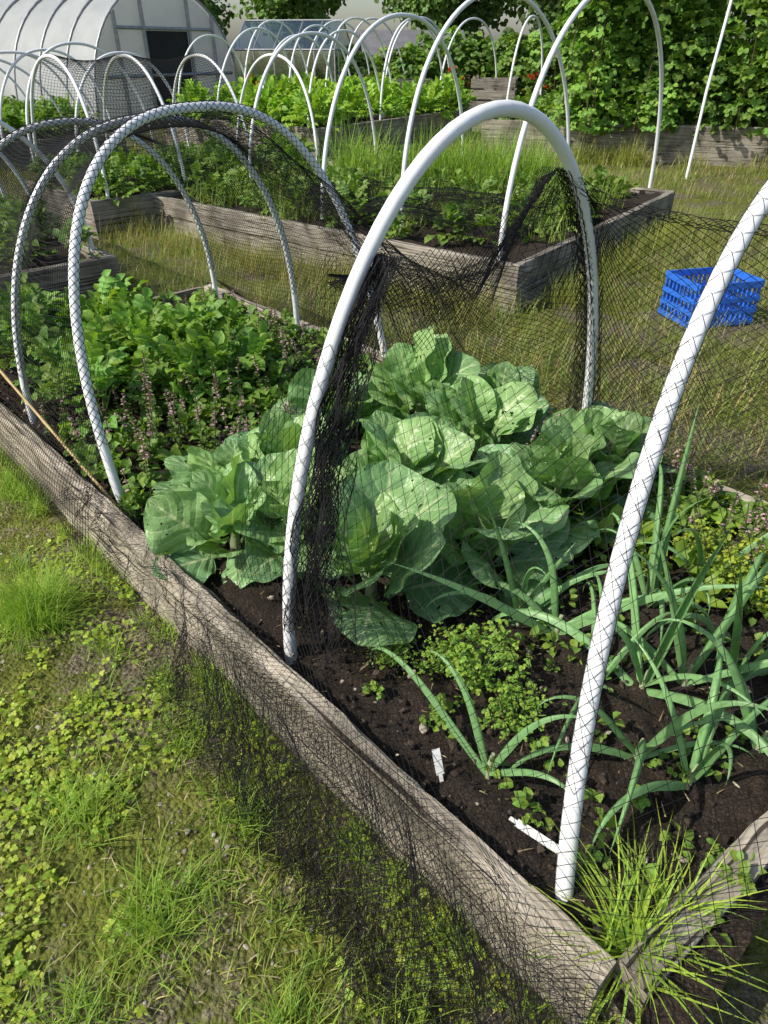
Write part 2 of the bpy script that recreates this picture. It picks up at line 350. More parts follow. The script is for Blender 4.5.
def nearsheet(u,v):
    a=-.75+1.83*u
    P0=np.array([[.50,1.20],[.36,1.0],[.20,.75],[.10,.5],[.05,.30],[-.02,.27],[-.07,.20],[-.12,.10],[-.20,.02]])
    l=np.linspace(0,1,9);b=np.interp(v,l,P0[:,0]);z=np.interp(v,l,P0[:,1])
    pull=np.exp(-((u-1)/.25)**2)*(.75);a=a+(1.03-a)*pull*(1-v)
    z=z-.22*np.sin(np.clip((a-.3)/.75,0,1)*PI)*(1-v)**1.5
    b=b+.02*np.sin(a*21+v*4)*(.2+v)+(vnoise(a,v,7,5)-.5)*.05
    a=a+(a-.3)*.10*(1-v)
    return B(a+.15*(1-v)*u,b-.01,np.maximum(z,.015))
net(mb,nearsheet,120,84,.00078,True)
def mk_gather(seed,wd,off0,push,turns):
    def f(u,v):
        i0=15;pb=resamp(HB[1:i0][::-1],v*.95)
        w=(.025+wd*v**.8)*(1+.25*np.sin(v*7+seed));th=u*2*PI*turns+seed
        o=off0+(u-.5)*w*2+push*v+.012*np.sin(v*11+seed*2)
        side=.03*np.sin(th)*(.4+.8*v)+.01*np.sin(v*23+u*9)
        return pb-V3(dv)*o[...,None]+V3(pv)*(side+.02)[...,None]
    return f
net(mb,mk_gather(0,.055,.035,.05,2.2),46,64,.0010,True)
net(mb,mk_gather(1.7,.075,.045,.06,3.1),44,60,.0010,True)
net(mb,mk_gather(3.1,.040,.030,.03,1.6),34,60,.0010,True)
def mk_gather2(seed,wd):
    def f(u,v):
        pb=resamp(HB[31:47],v);w=(.02+wd*v)*(1+.2*np.sin(v*8+seed));th=u*2*PI*2+seed
        return pb+V3(dv)*((u-.5)*w*2+.015)[...,None]+V3(pv)*(.03*np.sin(th*2)-.0)[...,None]
    return f
net(mb,mk_gather2(0,.05),34,54,.0010,True);net(mb,mk_gather2(2,.035),26,50,.0010,True)
def mk_swag(r0,ph,drop):
    def swag(u,v):
        a=1.10+1.35*u;b0=np.interp(a,kb[:,0],kb[:,1]);z0=np.interp(a,kb[:,0],kb[:,2])
        r_=r0+.01*np.sin(u*17+ph);th=v*2*PI*1.6+ph
        return B(a,b0+r_*np.cos(th),z0+r_*np.sin(th)-drop*v)
    return swag
net(mb,mk_swag(.018,0,.05),76,14,.0010,True);net(mb,mk_swag(.025,2,.09),70,12,.0010,True)
def swag2(u,v):
    a=-.6+1.70*u;b0=np.interp(a,kb[:,0],kb[:,1]);z0=np.interp(a,kb[:,0],kb[:,2]);r_=.014;th=v*2*PI
    return B(a,b0+r_*np.cos(th),z0+r_*np.sin(th))
net(mb,swag2,100,10,.0011,True)
pL=HB[13];pR=HB[31]
def mk_swag3(sag,seed,dr=.16):
    def f(u,v):
        P=pL*(1-u[...,None])+pR*u[...,None]
        P=P+V3(dv)*(.04+.06*v)[...,None]
        prof=np.sin(PI*np.clip(u,0,1)**1.25)**1.1
        P[...,2]+=.0-prof*(sag+dr*v)-.02*np.sin(u*30+seed)*v-.02*v
        return P
    return f
net(mb,mk_swag3(.10,0),64,16,.0011,True);net(mb,mk_swag3(.13,2),56,10,.0011,True);net(mb,mk_swag3(.05,4,.34),70,26,.0011,True)
def mk_ribbon(o,seed,a1,fac,st0=.02):
    def ribbon(u,v):
        a=-.8+(a1+.8)*u;wd=np.interp(a,[-.8,.0,1.0,1.5,2.2],[.52,.46,.34,.18,.06])*fac
        sl=v*wd*1.25;start=st0+np.interp(a,[.2,1.2],[0,.045])-.05*vnoise(a,1+seed,4,6)
        c_=np.maximum(start+.02,.0)
        b=np.where(sl<c_,start-sl,start-c_-(sl-c_)*.38);z=np.where(sl<c_,.262,.262-(sl-c_)*.9)
        z=z+(vnoise(a,v*2+seed,9,7))*.04*(.3+np.sin(PI*v));b=b-(vnoise(a,v+seed,11,8))*.07*(.2+v)+.025*np.sin(a*40+v*7+seed)*(.3+v)
        return B(a+.03*np.sin(v*9+a*5),b-o,np.maximum(z,.02)+o)
    return ribbon
net(mb,mk_ribbon(0,0,2.2,1.,.05),250,32,.0007,True)
net(mb,mk_ribbon(.012,1.3,1.35,.95,.0),180,28,.0008,True)
net(mb,mk_ribbon(.022,2.9,1.25,.7,-.01),160,24,.0008,True)
net(mb,mk_ribbon(.030,4.9,1.0,.95,-.02),150,28,.0008,True)
mb.build('garden_netting',M_net,False)
# ---------------------------------------------------------------- cabbages
def cprof(s):
    p=np.clip((s-.22)/.78,0,1);return np.maximum(.085*(1-s*.5),np.sin(PI*p**.80)**.6*np.where(s>.22,1,0))
CT=[]
for i in range(14):
    CT.append(leafT(17,20,.34+.09*R.random(),cprof,.05+R.random()*.35,.1+R.random()*1.3,R.random()*.7-.2,.035+.04*R.random(),2.0+R.random()*2.0,R.random()*6,1.6))
def cabbage(x,y,size=1.,n=17,seed=0,name='cabbage_plant',tint=(.15,.31,.135)):
    mb=MB();r=np.random.default_rng(seed);a0=r.random()*6
    for k in range(n):
        f=k/(n-1)
        az=a0+k*2.4+r.normal(0,.35);el=math.radians(14+58*f**.9+r.normal(0,11))
        D=np.array([[math.cos(az)*math.cos(el),math.sin(az)*math.cos(el),math.sin(el)]])
        U=np.array([[-math.cos(az)*.4,-math.sin(az)*.4,.9]])+r.normal(0,.32,(1,3))
        L=size*(.315-.09*f+r.normal(0,.03));h=.02+.13*f
        col=np.array(tint)*(1+.4*(r.random()-.5));yl=np.clip(f*.5+r.random()*.5-.15,0,1)
        col=col*(1-yl)+yl*np.array([.30,.48,.15])
        rr=.02+.04*r.random();pos=np.array([[x+math.cos(az)*rr,y+math.sin(az)*rr,.17+h*size]])
        scatter(mb,CT[r.integers(14)],pos,D,U,np.array([[L*(.9+.3*r.random()),L,L]]),col[None])
    tube(mb,[[x,y,.15],[x,y,.23],[x+.01,y,.17+.15*size]],[.02,.018,.012],7,(.26,.33,.18))
    mb.build(name,M_cab)
cabs=[(-.50,1.84,.9),(-.28,1.86,.9),(-.04,1.60,1.08),(.33,1.74,1.0),(.05,2.08,1.08),(.14,2.68,1.15),(.60,2.03,1.05),(-.36,2.20,.95),(.84,2.26,1.0),(.38,2.42,1.05),(-.20,2.60,.95),(.50,2.72,.9),(-.55,2.10,.8)]
for i,(x,y,sz) in enumerate(cabs): cabbage(x,y,sz,16+i%3,i*5+2)
# ---------------------------------------------------------------- leeks
lp=lambda s:np.clip(np.minimum(1,.75+s),0,1)*(1-s**2.6)+.01
LT=[leafT(5,18,.017+.005*R.random(),lp,.1*R.random(),k,-9.0,.0,pw=pw_) for k,pw_ in ((.3,1),(.9,2),(1.6,2),(2.2,3),(2.7,4),(2.6,2),(1.2,2))]
def leek(x,y,sc=1,seed=0,az0=None,n=7):
    mb=MB();r=np.random.default_rng(seed);az0=r.random()*PI if az0 is None else az0
    tube(mb,[[x,y,.15],[x,y,.23],[x+.004,y,.27]],[.008*sc,.008*sc,.005*sc],8,(.44,.48,.30))
    for k in range(n):
        az=az0+(k%2)*PI+r.normal(0,.5);el=math.radians(38+46*k/n+r.normal(0,10))
        D=np.array([[math.cos(az)*math.cos(el),math.sin(az)*math.cos(el),math.sin(el)]])
        U=np.array([[-math.cos(az)*.6,-math.sin(az)*.6,1.]])+r.normal(0,.2,(1,3))
        L=sc*(.30+.30*r.random());T=LT[r.integers(7)]
        scatter(mb,T,[[x,y,.20+.008*k]],D,U,np.array([[.54*sc,L,L]]),np.array([[.19,.36,.14]])*(.75+.5*r.random()))
    mb.build('leek_plant',M_leek)
lk=[(.245,.98,.9,2.9),(.70,.95,1.0,1.2),(.68,1.23,1.1,2.2),(.95,1.40,1.05,.8),(.50,1.44,1.1,2.6),(.40,1.50,.85,.6),(.90,1.04,1.05,1.9),(.80,1.25,1.,2.9),(.80,1.55,1.05,1.5),(1.05,1.15,1.,1.),(.56,1.24,.8,1.2),(.60,1.02,.85,.3),(1.0,1.65,1.,.4),(.92,1.24,1.,.2)]
for i,(x,y,sc,az) in enumerate(lk): leek(x,y,sc,i+40,az,4+i%3)
# ---------------------------------------------------------------- generic leaf templates
def lance(s): return np.sin(PI*np.clip(s,0,1)**.75)**.8+.02
def rnd(s): return np.sin(PI*np.clip(s,0,1)**.9)**.55+.02
leaflet=leafT(3,5,.33,lance,.1,.5,.5);leaflet_r=leafT(3,5,.45,rnd,.1,.4,.4);single=leafT(3,4,.36,lance,.1,.7,.5)
leaflet_p=leafT(3,5,.38,lance,.15,.7,.6)
stemT=leafT(3,4,.012,lambda s:1-.5*s,.0,.3,0)
def compound(pairs=3,sz=.36,lf=None):
    lf=lf or leaflet_r;parts=[stemT]
    for i in range(pairs):
        y=.3+.22*i
        for sg in (-1,1): parts.append(xf(lf,sg*-1.05,-.1,sz*(.75+.12*i),(0,y,.0)))
    parts.append(xf(lf,0,-.15,sz*1.15,(0,.3+.22*pairs-.03,0)))
    return joinT(parts)
potatoT=compound(3,.40,leaflet_p);trefT=joinT([xf(leaflet_r,a_,-.15,.5,(0,.1,0)) for a_ in (-1.3,0,1.3)])
roundtre=joinT([xf(leafT(3,4,.5,rnd,.0,.2,.2),a_,.0,.5) for a_ in (-2.1,0,2.1)])
bladeT=[leafT(3,5,.5,lambda s:(1-s**1.6)+.02,0,k,0) for k in (.2,.8,1.5)]
mb=MB()
def dome(mb,T,cx,cy,z0,rad,hgt,n,size,col,v=.25,yel=.3,low=5):
    D=rdir(n,low,85);rr=(.35+.65*R.random(n)**.5)
    pos=np.stack([cx+D[:,0]*rad*rr*.75,cy+D[:,1]*rad*rr*.75,z0+D[:,2]*hgt*rr*.8+.02],1)
    DD=D.copy();DD[:,2]=DD[:,2]*.5+.05;DD+=R.normal(0,.25,(n,3))
    U=np.tile([0,0,1.],(n,1))+D*.3+R.normal(0,.35,(n,3))
    scatter(mb,T,pos,DD,U,size*(.7+.6*R.random(n)),cvar(col,n,v,yel))
for i in range(20):
    a=2.6+1.5*R.random();b=.25+.95*R.random();P=B(a,b,.2);hh_=.16+.16*R.random()
    dome(mb,potatoT,P[0],P[1],.2,.22,hh_,40,.125,(.16,.34,.07),.4,.45)
    for k in range(6):
        q=P+np.array([*R.normal(0,.08,2),hh_*.8]);tube(mb,[P,(P+q)/2+[0,0,.03],q],[.006,.005,.003],5,(.16,.25,.08))
mb.build('potato_plants',M_leaf)
mb=MB()
def inbed(n,a0,a1,b0,b1): return B(a0+(a1-a0)*R.random(n),b0+(b1-b0)*R.random(n),.20)
for (a0,a1,b0,b1,n,sz,col) in [(2.2,4.1,.9,1.7,150,.05,(.14,.28,.055)),(1.9,2.7,.1,1.2,80,.05,(.15,.29,.055)),(-.1,.9,1.1,1.7,85,.055,(.16,.29,.045)),(-.1,1.0,.1,1.2,130,.026,(.16,.30,.055)),(.5,2.2,1.4,1.7,60,.05,(.13,.25,.05))]:
    for P in inbed(n,a0,a1,b0,b1):
        q=.5+.5*(sz>.03);dome(mb,single if R.random()<.6 else trefT,P[0],P[1],.19,(.05+.03*R.random())*q,(.05+.08*R.random())*q,int(14*q),sz,col)
mb.build('bed_weeds',M_leaf)
mb=MB()
for (a0,a1,b0,b1,n,hs) in [(1.95,2.85,.10,1.0,80,1.25),(.3,1.2,1.3,1.7,48,1.2),(2.3,3.8,1.0,1.7,36,1.),(1.2,2.4,1.5,1.7,14,1.)]:
    for P in inbed(n,a0,a1,b0,b1):
        h=(.10+.13*R.random())*hs;q=P+np.array([*R.normal(0,.03,2),h]);tube(mb,[P,(P+q)/2,q],.0022,4,(.17,.16,.07))
        k=34;t=R.random(k);D=rdir(k,0,50);pos=P[None]*(1-t[:,None])+q[None]*t[:,None]
        cc=np.where(((t>.55)&(R.random(k)<.65))[:,None],cvar((.62,.40,.47),k,.3),cvar((.16,.26,.07),k,.3))
        scatter(mb,single,pos,D,np.tile([0,0,1.],(k,1)),.011+.020*(1-t),cc)
mb.build('pink_flowering_weeds',M_leaf)
def parsley(x,y,sc,n=70,col=(.19,.36,.06)):
    mb=MB();
    for k in range(26):
        D=rdir(1,30,80)[0];q=np.array([x,y,.19])+D*np.array([.13,.13,.16])*sc*(.5+.5*R.random());tube(mb,[[x,y,.18],(np.array([x,y,.19])+q)/2+[0,0,.02],q],.0018,4,(.2,.32,.09))
        m=10;pos=q+R.normal(0,.018,(m,3));scatter(mb,trefT,pos,rdir(m,-10,50),np.tile([0,0,1.],(m,1))+R.normal(0,.3,(m,3)),.019*sc,cvar(col,m,.25,.4))
    mb.build('parsley_plant',M_leaf)
parsley(.25,1.24,1.2);parsley(.33,1.12,.8);parsley(.17,1.3,.7);parsley(1.1,1.62,1.2,col=(.26,.38,.05));parsley(.02,1.33,.45);parsley(1.22,1.5,1.1,col=(.26,.38,.05));parsley(1.0,1.75,1.0,col=(.24,.37,.05))
lo,la=np.meshgrid(np.linspace(0,2*PI,8),np.linspace(-PI/2,PI/2,5));rj=1+.22*np.sin(lo*3+la*3)*np.cos(la)
pebT=(np.stack([np.cos(lo)*np.cos(la)*rj,np.sin(lo)*np.cos(la)*rj,.5*np.sin(la)],-1).reshape(-1,3),grid_faces(8,5),np.zeros((40,2)))
n=7000;P=B(-.1+4.2*R.random(n),.06+1.64*R.random(n),.197+.018*R.random(n))
mb=MB();cl=cvar((.060,.046,.037),n,.5);w_=R.random(n)<.08;cl[w_]=cvar((.42,.37,.30),w_.sum(),.3)
scatter(mb,pebT,P,rdir(n,-60,60),rdir(n,30,90),(.003+.009*R.random((n,1))**2)*(.6+.8*R.random((n,3))),cl)
M_bits=simple('soil_bits',(1,1,1),.9,60,.2,attr=True,spec=.1)
mb.build('soil_clods',M_bits,False,bed)
mb=MB();n=700;P=B(-.1+4.2*R.random(n),.08+1.6*R.random(n),.215)
scatter(mb,bladeT[0],P,rdir(n,-8,12),rdir(n,60,90),np.stack([np.full(n,.003),.03*(.4+1.2*R.random(n)),np.full(n,.03)],1),cvar((.45,.36,.20),n,.4))
n=2200;x=-2.5+3*R.random(n);y=.3+3*R.random(n);k=toAB(x,y)[1]<-.03;x=x[k];y=y[k];n=len(x)
scatter(mb,bladeT[1],np.stack([x,y,gz(x,y)+.008],1),rdir(n,-5,15),rdir(n,60,90),np.stack([np.full(n,.003),.02+.05*R.random(n),np.full(n,.03)],1),cvar((.50,.42,.24),n,.4))
mb.build('straw_litter',M_leaf)
for (x,y,z,rz,tl,ln) in [(.125,.985,.235,1.9,.95,.06),(.325,.81,.224,-.62,-.08,.10)]:
    mb=MB();box(mb,(x,y,z),(ln,.019,.002),rz,tilt=tl);h_=ln/2+.008
    box(mb,(x-h_*math.cos(rz)*math.cos(tl),y-h_*math.sin(rz)*math.cos(tl),z-h_*math.sin(tl)),(.018,.009,.0018),rz,tilt=tl);mb.build('plant_label',M_label,False)
mb=MB();p0=np.array([-.93,2.05,.17]);p1=np.array([-1.95,3.02,.66]);tt=np.linspace(0,1,40)[:,None];tube(mb,p0+(p1-p0)*tt,.006+.0015*(np.arange(40)%8==0),8)
mb.build('bamboo_cane',simple('bamboo',(.42,.30,.13),.5,30,.25))
# ---------------------------------------------------------------- grass
def blades(mb,P,h,w,col,spread=35,kk=(0,1,2)):
    n=len(P);g=R.integers(0,len(kk),n)
    for i,k in enumerate(kk):
        m=g==i;nn=m.sum()
        if nn==0:continue
        D=rdir(nn,90-spread,90);U=np.stack([-D[:,0],-D[:,1],np.full(nn,.3)],1)
        hh=(h[m] if np.ndim(h) else np.full(nn,h))*(.6+.6*R.random(nn))
        scatter(mb,bladeT[k],P[m],D,U,np.stack([np.full(nn,w)*(.7+.6*R.random(nn)),hh,hh],1),col[m] if np.ndim(col)==2 else col)
G1=(.26,.38,.06);DRY=(.50,.43,.18)
n=95000;x=-3.2+4.2*R.random(n);y=.25+4.2*R.random(n);a,b=toAB(x,y)
den=vnoise(x,y,2.2,11)*.5+vnoise(x,y,7,12)*.5+.25*(y>2.2)
k=(b<-.03)&(den>.40+.24*R.random(n));x=x[k];y=y[k]
mb=MB();P=np.stack([x,y,gz(x,y)-.003],1);hh=.016+.045*vnoise(x,y,4,13)**2+.02*(y>2.5)
dry=(R.random(len(x))<.2)[:,None];col=np.where(dry,cvar(DRY,len(x),.3),cvar(G1,len(x),.35,.3))
blades(mb,P,hh,.0028,col,60)
def tuft(mb,x,y,n,h,w=.0035,col=(.21,.37,.06),sp=55,r=.05,z=None,yel=.35):
    px=x+R.normal(0,r,n);py=y+R.normal(0,r,n);P=np.stack([px,py,np.full(n,0. if z is None else z)],1)
    blades(mb,P,h,w,cvar(col,n,.3,yel),sp,(1,2,0))
for (x,y,n,h) in [(-1.17,1.72,900,.22),(-1.05,2.15,220,.13),(-.75,1.0,260,.12),(-.5,.75,320,.13),(-.55,1.25,160,.10),(-1.6,2.5,300,.14),(-.2,.5,280,.12),(.05,.55,180,.11),(-.9,.6,260,.12),(-.35,.98,200,.11),(-.62,.52,240,.12),(-1.25,1.2,200,.11)]: tuft(mb,x,y,n,h,.0028)
for i in range(60):
    t=R.random()*4.2;P=B(t,-.03-.04*R.random(),0);tuft(mb,P[0],P[1],26,.07+.06*R.random(),r=.02)
for i in range(90):
    x,y=-2.5+2.6*R.random(),.4+2.6*R.random()
    if toAB(x,y)[1]<-.1: tuft(mb,x,y,50,.05+.06*R.random(),.003,r=.03,col=(.17,.31,.055))
mb.build('lawn_grass',M_grass)
mb=MB();n=70000;x=-2.6+3.2*R.random(n);y=.3+3.4*R.random(n);a,b=toAB(x,y);den=vnoise(x,y,3.0,15)*.5+vnoise(x,y,10,16)*.5
k=(b<-.02)&(den>.44+.18*R.random(n));x=x[k];y=y[k];n=len(x)
scatter(mb,roundtre,np.stack([x,y,gz(x,y)+.004+.025*R.random(n)],1),rdir(n,-20,25),np.tile([0,0,1.],(n,1))+R.normal(0,.35,(n,3)),.008+.018*R.random(n)**1.5,cvar((.26,.41,.055),n,.4,.4))
mb.build('clover_patches',M_leaf)
mb=MB();n=9000;x=-2.5+3.2*R.random(n);y=.3+3.2*R.random(n);a,b=toAB(x,y);k=b<-.03;x=x[k];y=y[k];n=len(x)
scatter(mb,pebT,np.stack([x,y,gz(x,y)-.001],1),rdir(n,-15,15),rdir(n,60,90),(.002+.006*R.random((n,1))**4)*(.6+.9*R.random((n,3))),cvar((.30,.27,.23),n,.5))
mb.build('gravel_stones',M_bits,False)
mb=MB();tuft(mb,.47,.60,140,.25,.005,(.30,.50,.08),62,.025,.17);tuft(mb,.40,.52,60,.18,.005,(.33,.48,.08),60,.03,.02);tuft(mb,.56,.66,60,.2,.005,(.30,.48,.08),60,.02,.18)
mb.build('grass_clump',M_grass)
mb=MB()
n=85000;x=-6+12.5*R.random(n);y=2.6+9.5*R.random(n)**1.2;a,b=toAB(x,y)
den=vnoise(x,y,1.2,21)*.5+vnoise(x,y,4,22)*.5
k=((b>BW+.03)|(a>BL+.05))&(den>.28+.3*R.random(n));x=x[k];y=y[k];n=len(x)
dry=(R.random(n)<.38)[:,None];col=np.where(dry,cvar((.42,.35,.17),n,.3),cvar((.17,.27,.065),n,.3,.3))
blades(mb,np.stack([x,y,x*0],1),.08+.26*vnoise(x,y,2.,23)**1.5,.005,col,40)
n=26000;x=-14+28*R.random(n);y=11+16*R.random(n)
dry=(R.random(n)<.4)[:,None];col=np.where(dry,cvar((.40,.34,.16),n,.3),cvar((.17,.26,.07),n,.3,.3))
blades(mb,np.stack([x,y,x*0],1),.10+.16*vnoise(x,y,.8,24)**2,.014,col,40)
path_mb=mb
# ---------------------------------------------------------------- background beds
def rbed(corners,h,name='raised_garden_bed',mat=None,seed=0,th=.07):
    e=empty(name);c=[np.array(q,float) for q in corners];m=sum(c)/4
    for i in range(4):
        p,q=c[i],c[(i+1)%4];t=nrm(q-p);nn=np.array([-t[1],t[0]]);sd=1 if np.dot(m-p,nn)>0 else -1
        g=.0 if i%2==0 else th+.003
        k=2
        for lv in range(k): board('board_%d'%(i*2+lv+1),p+t*g,q-t*g,-.02+lv*(h+.02)/k+.002*lv,(h+.02)/k-.004,th-.006*lv,mat or M_wood2,e,sd,(.85+.25*R.random(),)*3,seed*10+i*2+lv,.004)
    cc=[m+(q-m)*.97 for q in c];soil('soil',cc,h-.06,e,40,40,.06);return e
P2=[np.array([.95,4.95]),np.array([-2.6,7.9]),np.array([-.45,10.9]),np.array([3.15,8.05])]
rbed(P2,.34,seed=1,mat=M_wood2)
c3=np.array([-2.0,5.3]);P3=[c3,c3-pv*2,c3-pv*2+dv*3.6,c3+dv*3.6];rbed(P3,.33,seed=2)
c6=np.array([-2.9,7.3]);P6=[c6,c6+pv*3.6,c6+pv*3.6+dv*1.9,c6+dv*1.9];rbed(P6,.36,seed=3)
P4=[np.array(q) for q in [(-1.07,12.7),(-4.3,15.3),(-1.2,20.0),(1.95,17.4)]];rbed(P4,.54,seed=4)
P5=[np.array(q) for q in [(1.75,14.0),(8.6,11.4),(9.6,14.0),(2.9,16.6)]];rbed(P5,.58,seed=5)
P7=[np.array(q) for q in [(-6.5,11.5),(-9.5,14.5),(-7.5,16.5),(-4.5,13.5)]];rbed(P7,.4,seed=6)
def hrow(L0,R0,step,n,h,r=.018,lean=(0,0)):
    L0=np.array(L0,float);R0=np.array(R0,float);st=np.array(step,float)
    return [hoop(L0+st*i+R.normal(0,.05,2),R0+st*i+R.normal(0,.05,2),h*(1+R.normal(0,.02)),np.array(lean)+R.normal(0,.05,2),2.2,r,.2) for i in range(n)]
HN=hoop((.87,5.35),(2.97,8.35),2.03,(0,0),2.2,.02)
hoop((.16,6.3),(2.2,9.0),2.03,(-.1,0),2.2,.02)
hoop((-.58,6.9),(1.0,9.6),1.88,(0,0),2.2,.02)
hoop((-1.45,8.1),(-.1,10.2),1.75,(0,0),2.2,.018)
H6=[]
for t in (.2,1.1,2.0,2.9): H6.append(hoop(c6+pv*t+dv*1.85,c6+pv*t+dv*.05,1.55,R.normal(0,.06,2),2.2,.017,.2))
H3=[hoop(c3-pv*1.95+dv*t,c3-pv*.05+dv*t,1.35,R.normal(0,.04,2),2.2,.017,.2) for t in (.3,1.2,2.1,3.0)]
hrow((-1.2,13.2),(.0,15.4),(-1.0,.85),4,1.9,.02)
hrow((-.1,15.0),(1.3,17.2),(-1.0,.85),4,2.1,.02)
hrow((-6.6,11.8),(-4.9,13.4),(-.9,.9),4,1.55,.02)
hrow((-4.2,10.3),(-2.9,11.9),(-.9,.9),4,1.6,.02)
hrow((1.2,18.5),(2.9,20.5),(-1.1,.9),4,2.2,.022)
hrow((2.3,15.0),(3.2,16.4),(1.3,-.5),2,2.1,.022)
def mkcov(hs):
    def f(u,v):
        n=len(hs)-1;w=u*n;i=np.minimum(w.astype(int),n-1);fr=(w-i)[...,None];out=np.zeros(u.shape+(3,))
        rs=[resamp(h_,v) for h_ in hs]
        for k in range(n):
            m=(i==k)[...,None];out=np.where(m,rs[k]*(1-fr)+rs[k+1]*fr,out)
        out[...,2]+=.02-.06*np.abs(np.sin(w*PI))*np.sin(PI*v);return out
    return f
mb=MB();net(mb,mkcov(H3),80,110,.0018,False);mb.build('garden_netting',M_net,False)
mb=MB();net(mb,mkcov(H6[:3]),50,90,.0018,False);mb.build('garden_netting',M_net,False)
def lay(u,v):
    P=np.array([.75,5.35])+np.array([-1.9,1.55])*u[...,None]+np.array([1.0,1.35])*v[...,None]
    z=.37+.14*vnoise(u*3,v*3,2,4)+.06*vnoise(u,v,11,5);return np.concatenate([P,z[...,None]],-1)
mb=MB();net(mb,lay,90,64,.0018,True);net(mb,lambda u,v:lay(u*.8+.1,v*.7)+np.array([0,0,.04]),80,50,.0018,True);mb.build('garden_netting',M_net,False)
def inquad(c,m=.9):
    t,s_=R.random(2);P=c[0]*(1-t)*(1-s_)+c[1]*t*(1-s_)+c[2]*t*s_+c[3]*(1-t)*s_;return (P-sum(c)/4)*m+sum(c)/4
mb=MB()
for i in range(40):
    P=inquad(P4,.97);dome(mb,potatoT,P[0],P[1],.45,.5,.45,60,.25,(.19,.38,.05),.25,.4)
mb.build('strawberry_plants',M_leaf)
mb=MB()
for i in range(120):
    P=inquad(P2);dome(mb,[single,trefT,potatoT][i%3],P[0],P[1],.28,.12+.15*R.random(),.12+.25*R.random(),26,.10,(.14,.26,.055))
for i in range(50):
    P=inquad(P3);dome(mb,[single,trefT][i%2],P[0],P[1],.28,.2,.28,40,.09,(.14,.27,.055))
for i in range(50):
    P=inquad(P6);dome(mb,[single,potatoT][i%2],P[0],P[1],.28,.2,.30,30,.14,(.14,.27,.055))
for i in range(26):
    P=inquad(P7);dome(mb,potatoT,P[0],P[1],.35,.3,.4,40,.2,(.15,.29,.055))
for i in range(26):
    P=inquad(P5);dome(mb,potatoT,P[0],P[1],.45,.4,.35,40,.2,(.15,.29,.055))
for i in range(50):
    P=inquad(P2,.93);tuft(mb,P[0],P[1],60,.25+.2*R.random(),.007,(.20,.32,.07),40,.08,.28)
mb.build('mixed_crop_plants',M_leaf)
for (x,y,z) in [(1.15,8.0,.28),(1.5,8.3,.28),(.5,8.4,.28),(1.9,9.3,.0),(-.3,8.8,.28),(.9,8.6,.28)]:
    mb=MB();tuft(mb,x,y,420,.7,.010,(.20,.36,.065),30,.18,z);mb.build('tall_grass_clump',M_grass)
for i in range(60):
    tuft(path_mb,1.4+3.8*R.random(),3.4+4.6*R.random(),70,.30,.005,(.23,.29,.09),45,.12)
for i in range(60):
    e_=R.random();P=np.array([.95,4.9])+(np.array([-2.7,7.8])-np.array([.95,4.9]))*e_-pv*(.12+.3*R.random());tuft(path_mb,P[0],P[1],40,.2+.22*R.random(),.0045,(.25,.29,.10),45,.08)
for i in range(50):
    P=B(4.2*R.random(),BW+.1+.2*R.random(),0);tuft(path_mb,P[0],P[1],45,.16+.22*R.random(),.004,(.25,.29,.09),45,.06)
for i in range(30):
    e_=R.random();P=np.array([1.0,4.85])+(np.array([3.2,7.95])-np.array([1.0,4.85]))*e_-dv*.12;tuft(path_mb,P[0],P[1],40,.2+.2*R.random(),.005,(.24,.31,.08),45,.08)
for i in range(30):
    e_=R.random();P=np.array([1.75,13.9])+(np.array([8.6,11.3])-np.array([1.75,13.9]))*e_-np.array([.05,.2])*(1+R.random());tuft(path_mb,P[0],P[1],60,.3+.25*R.random(),.010,(.25,.31,.09),45,.14)
path_mb.build('path_grass',M_grass)
def bush(name,cx,cy,rx,ry,h,n,size,col,z0=.3,mat=None,T=None,seed=1):
    mb=MB();r=np.random.default_rng(seed);nc=38
    cc=np.stack([cx+rx*(r.random(nc)*2-1),cy+ry*(r.random(nc)*2-1),z0+h*(.12+.88*r.random(nc)**.8)],1)
    cc[:,2]-=((cc[:,0]-cx)/rx)**2*h*.25;cc[:,2]=np.maximum(cc[:,2],z0+.25)
    for q in cc:
        b_=np.array([q[0]+r.normal(0,.15),q[1],z0]);tube(mb,[b_,(b_+q)/2+r.normal(0,.05,3),q],[.012,.01,.005],5,(.12,.09,.05))
    k=r.integers(0,nc,n);t=r.random((n,1))**.35;D=rdir(n,-60,90);rad=(.28+.22*r.random((nc,1)))*min(rx,1.3)*.8
    pos=cc[k]+D*t*rad[k]*np.array([1,1,.9])
    low=r.random(n)<.3;pos[low,2]=z0+(pos[low,2]-z0)*r.random(low.sum());pos[:,2]=np.maximum(pos[:,2],z0)
    cb=cvar(col,n,.3,.35)*(.7+.6*r.random((nc,1)))[k]
    DD=D*.6+R.normal(0,.4,(n,3));DD[:,2]-=.2
    scatter(mb,T or trefT,pos,DD,np.tile([0,0,1.],(n,1))+D*.5+R.normal(0,.25,(n,3)),size*(.7+.6*r.random(n)),cb)
    return mb.build(name,mat or M_far)
bush('raspberry_bush',4.3,13.4,1.4,.7,2.9,6200,.18,(.15,.31,.06),.5,seed=2)
bush('raspberry_bush',6.6,13.0,1.4,.7,3.0,6200,.18,(.16,.33,.06),.5,seed=3)
bush('raspberry_bush',8.6,12.8,1.4,.7,2.8,3600,.18,(.14,.29,.06),.5,seed=4)
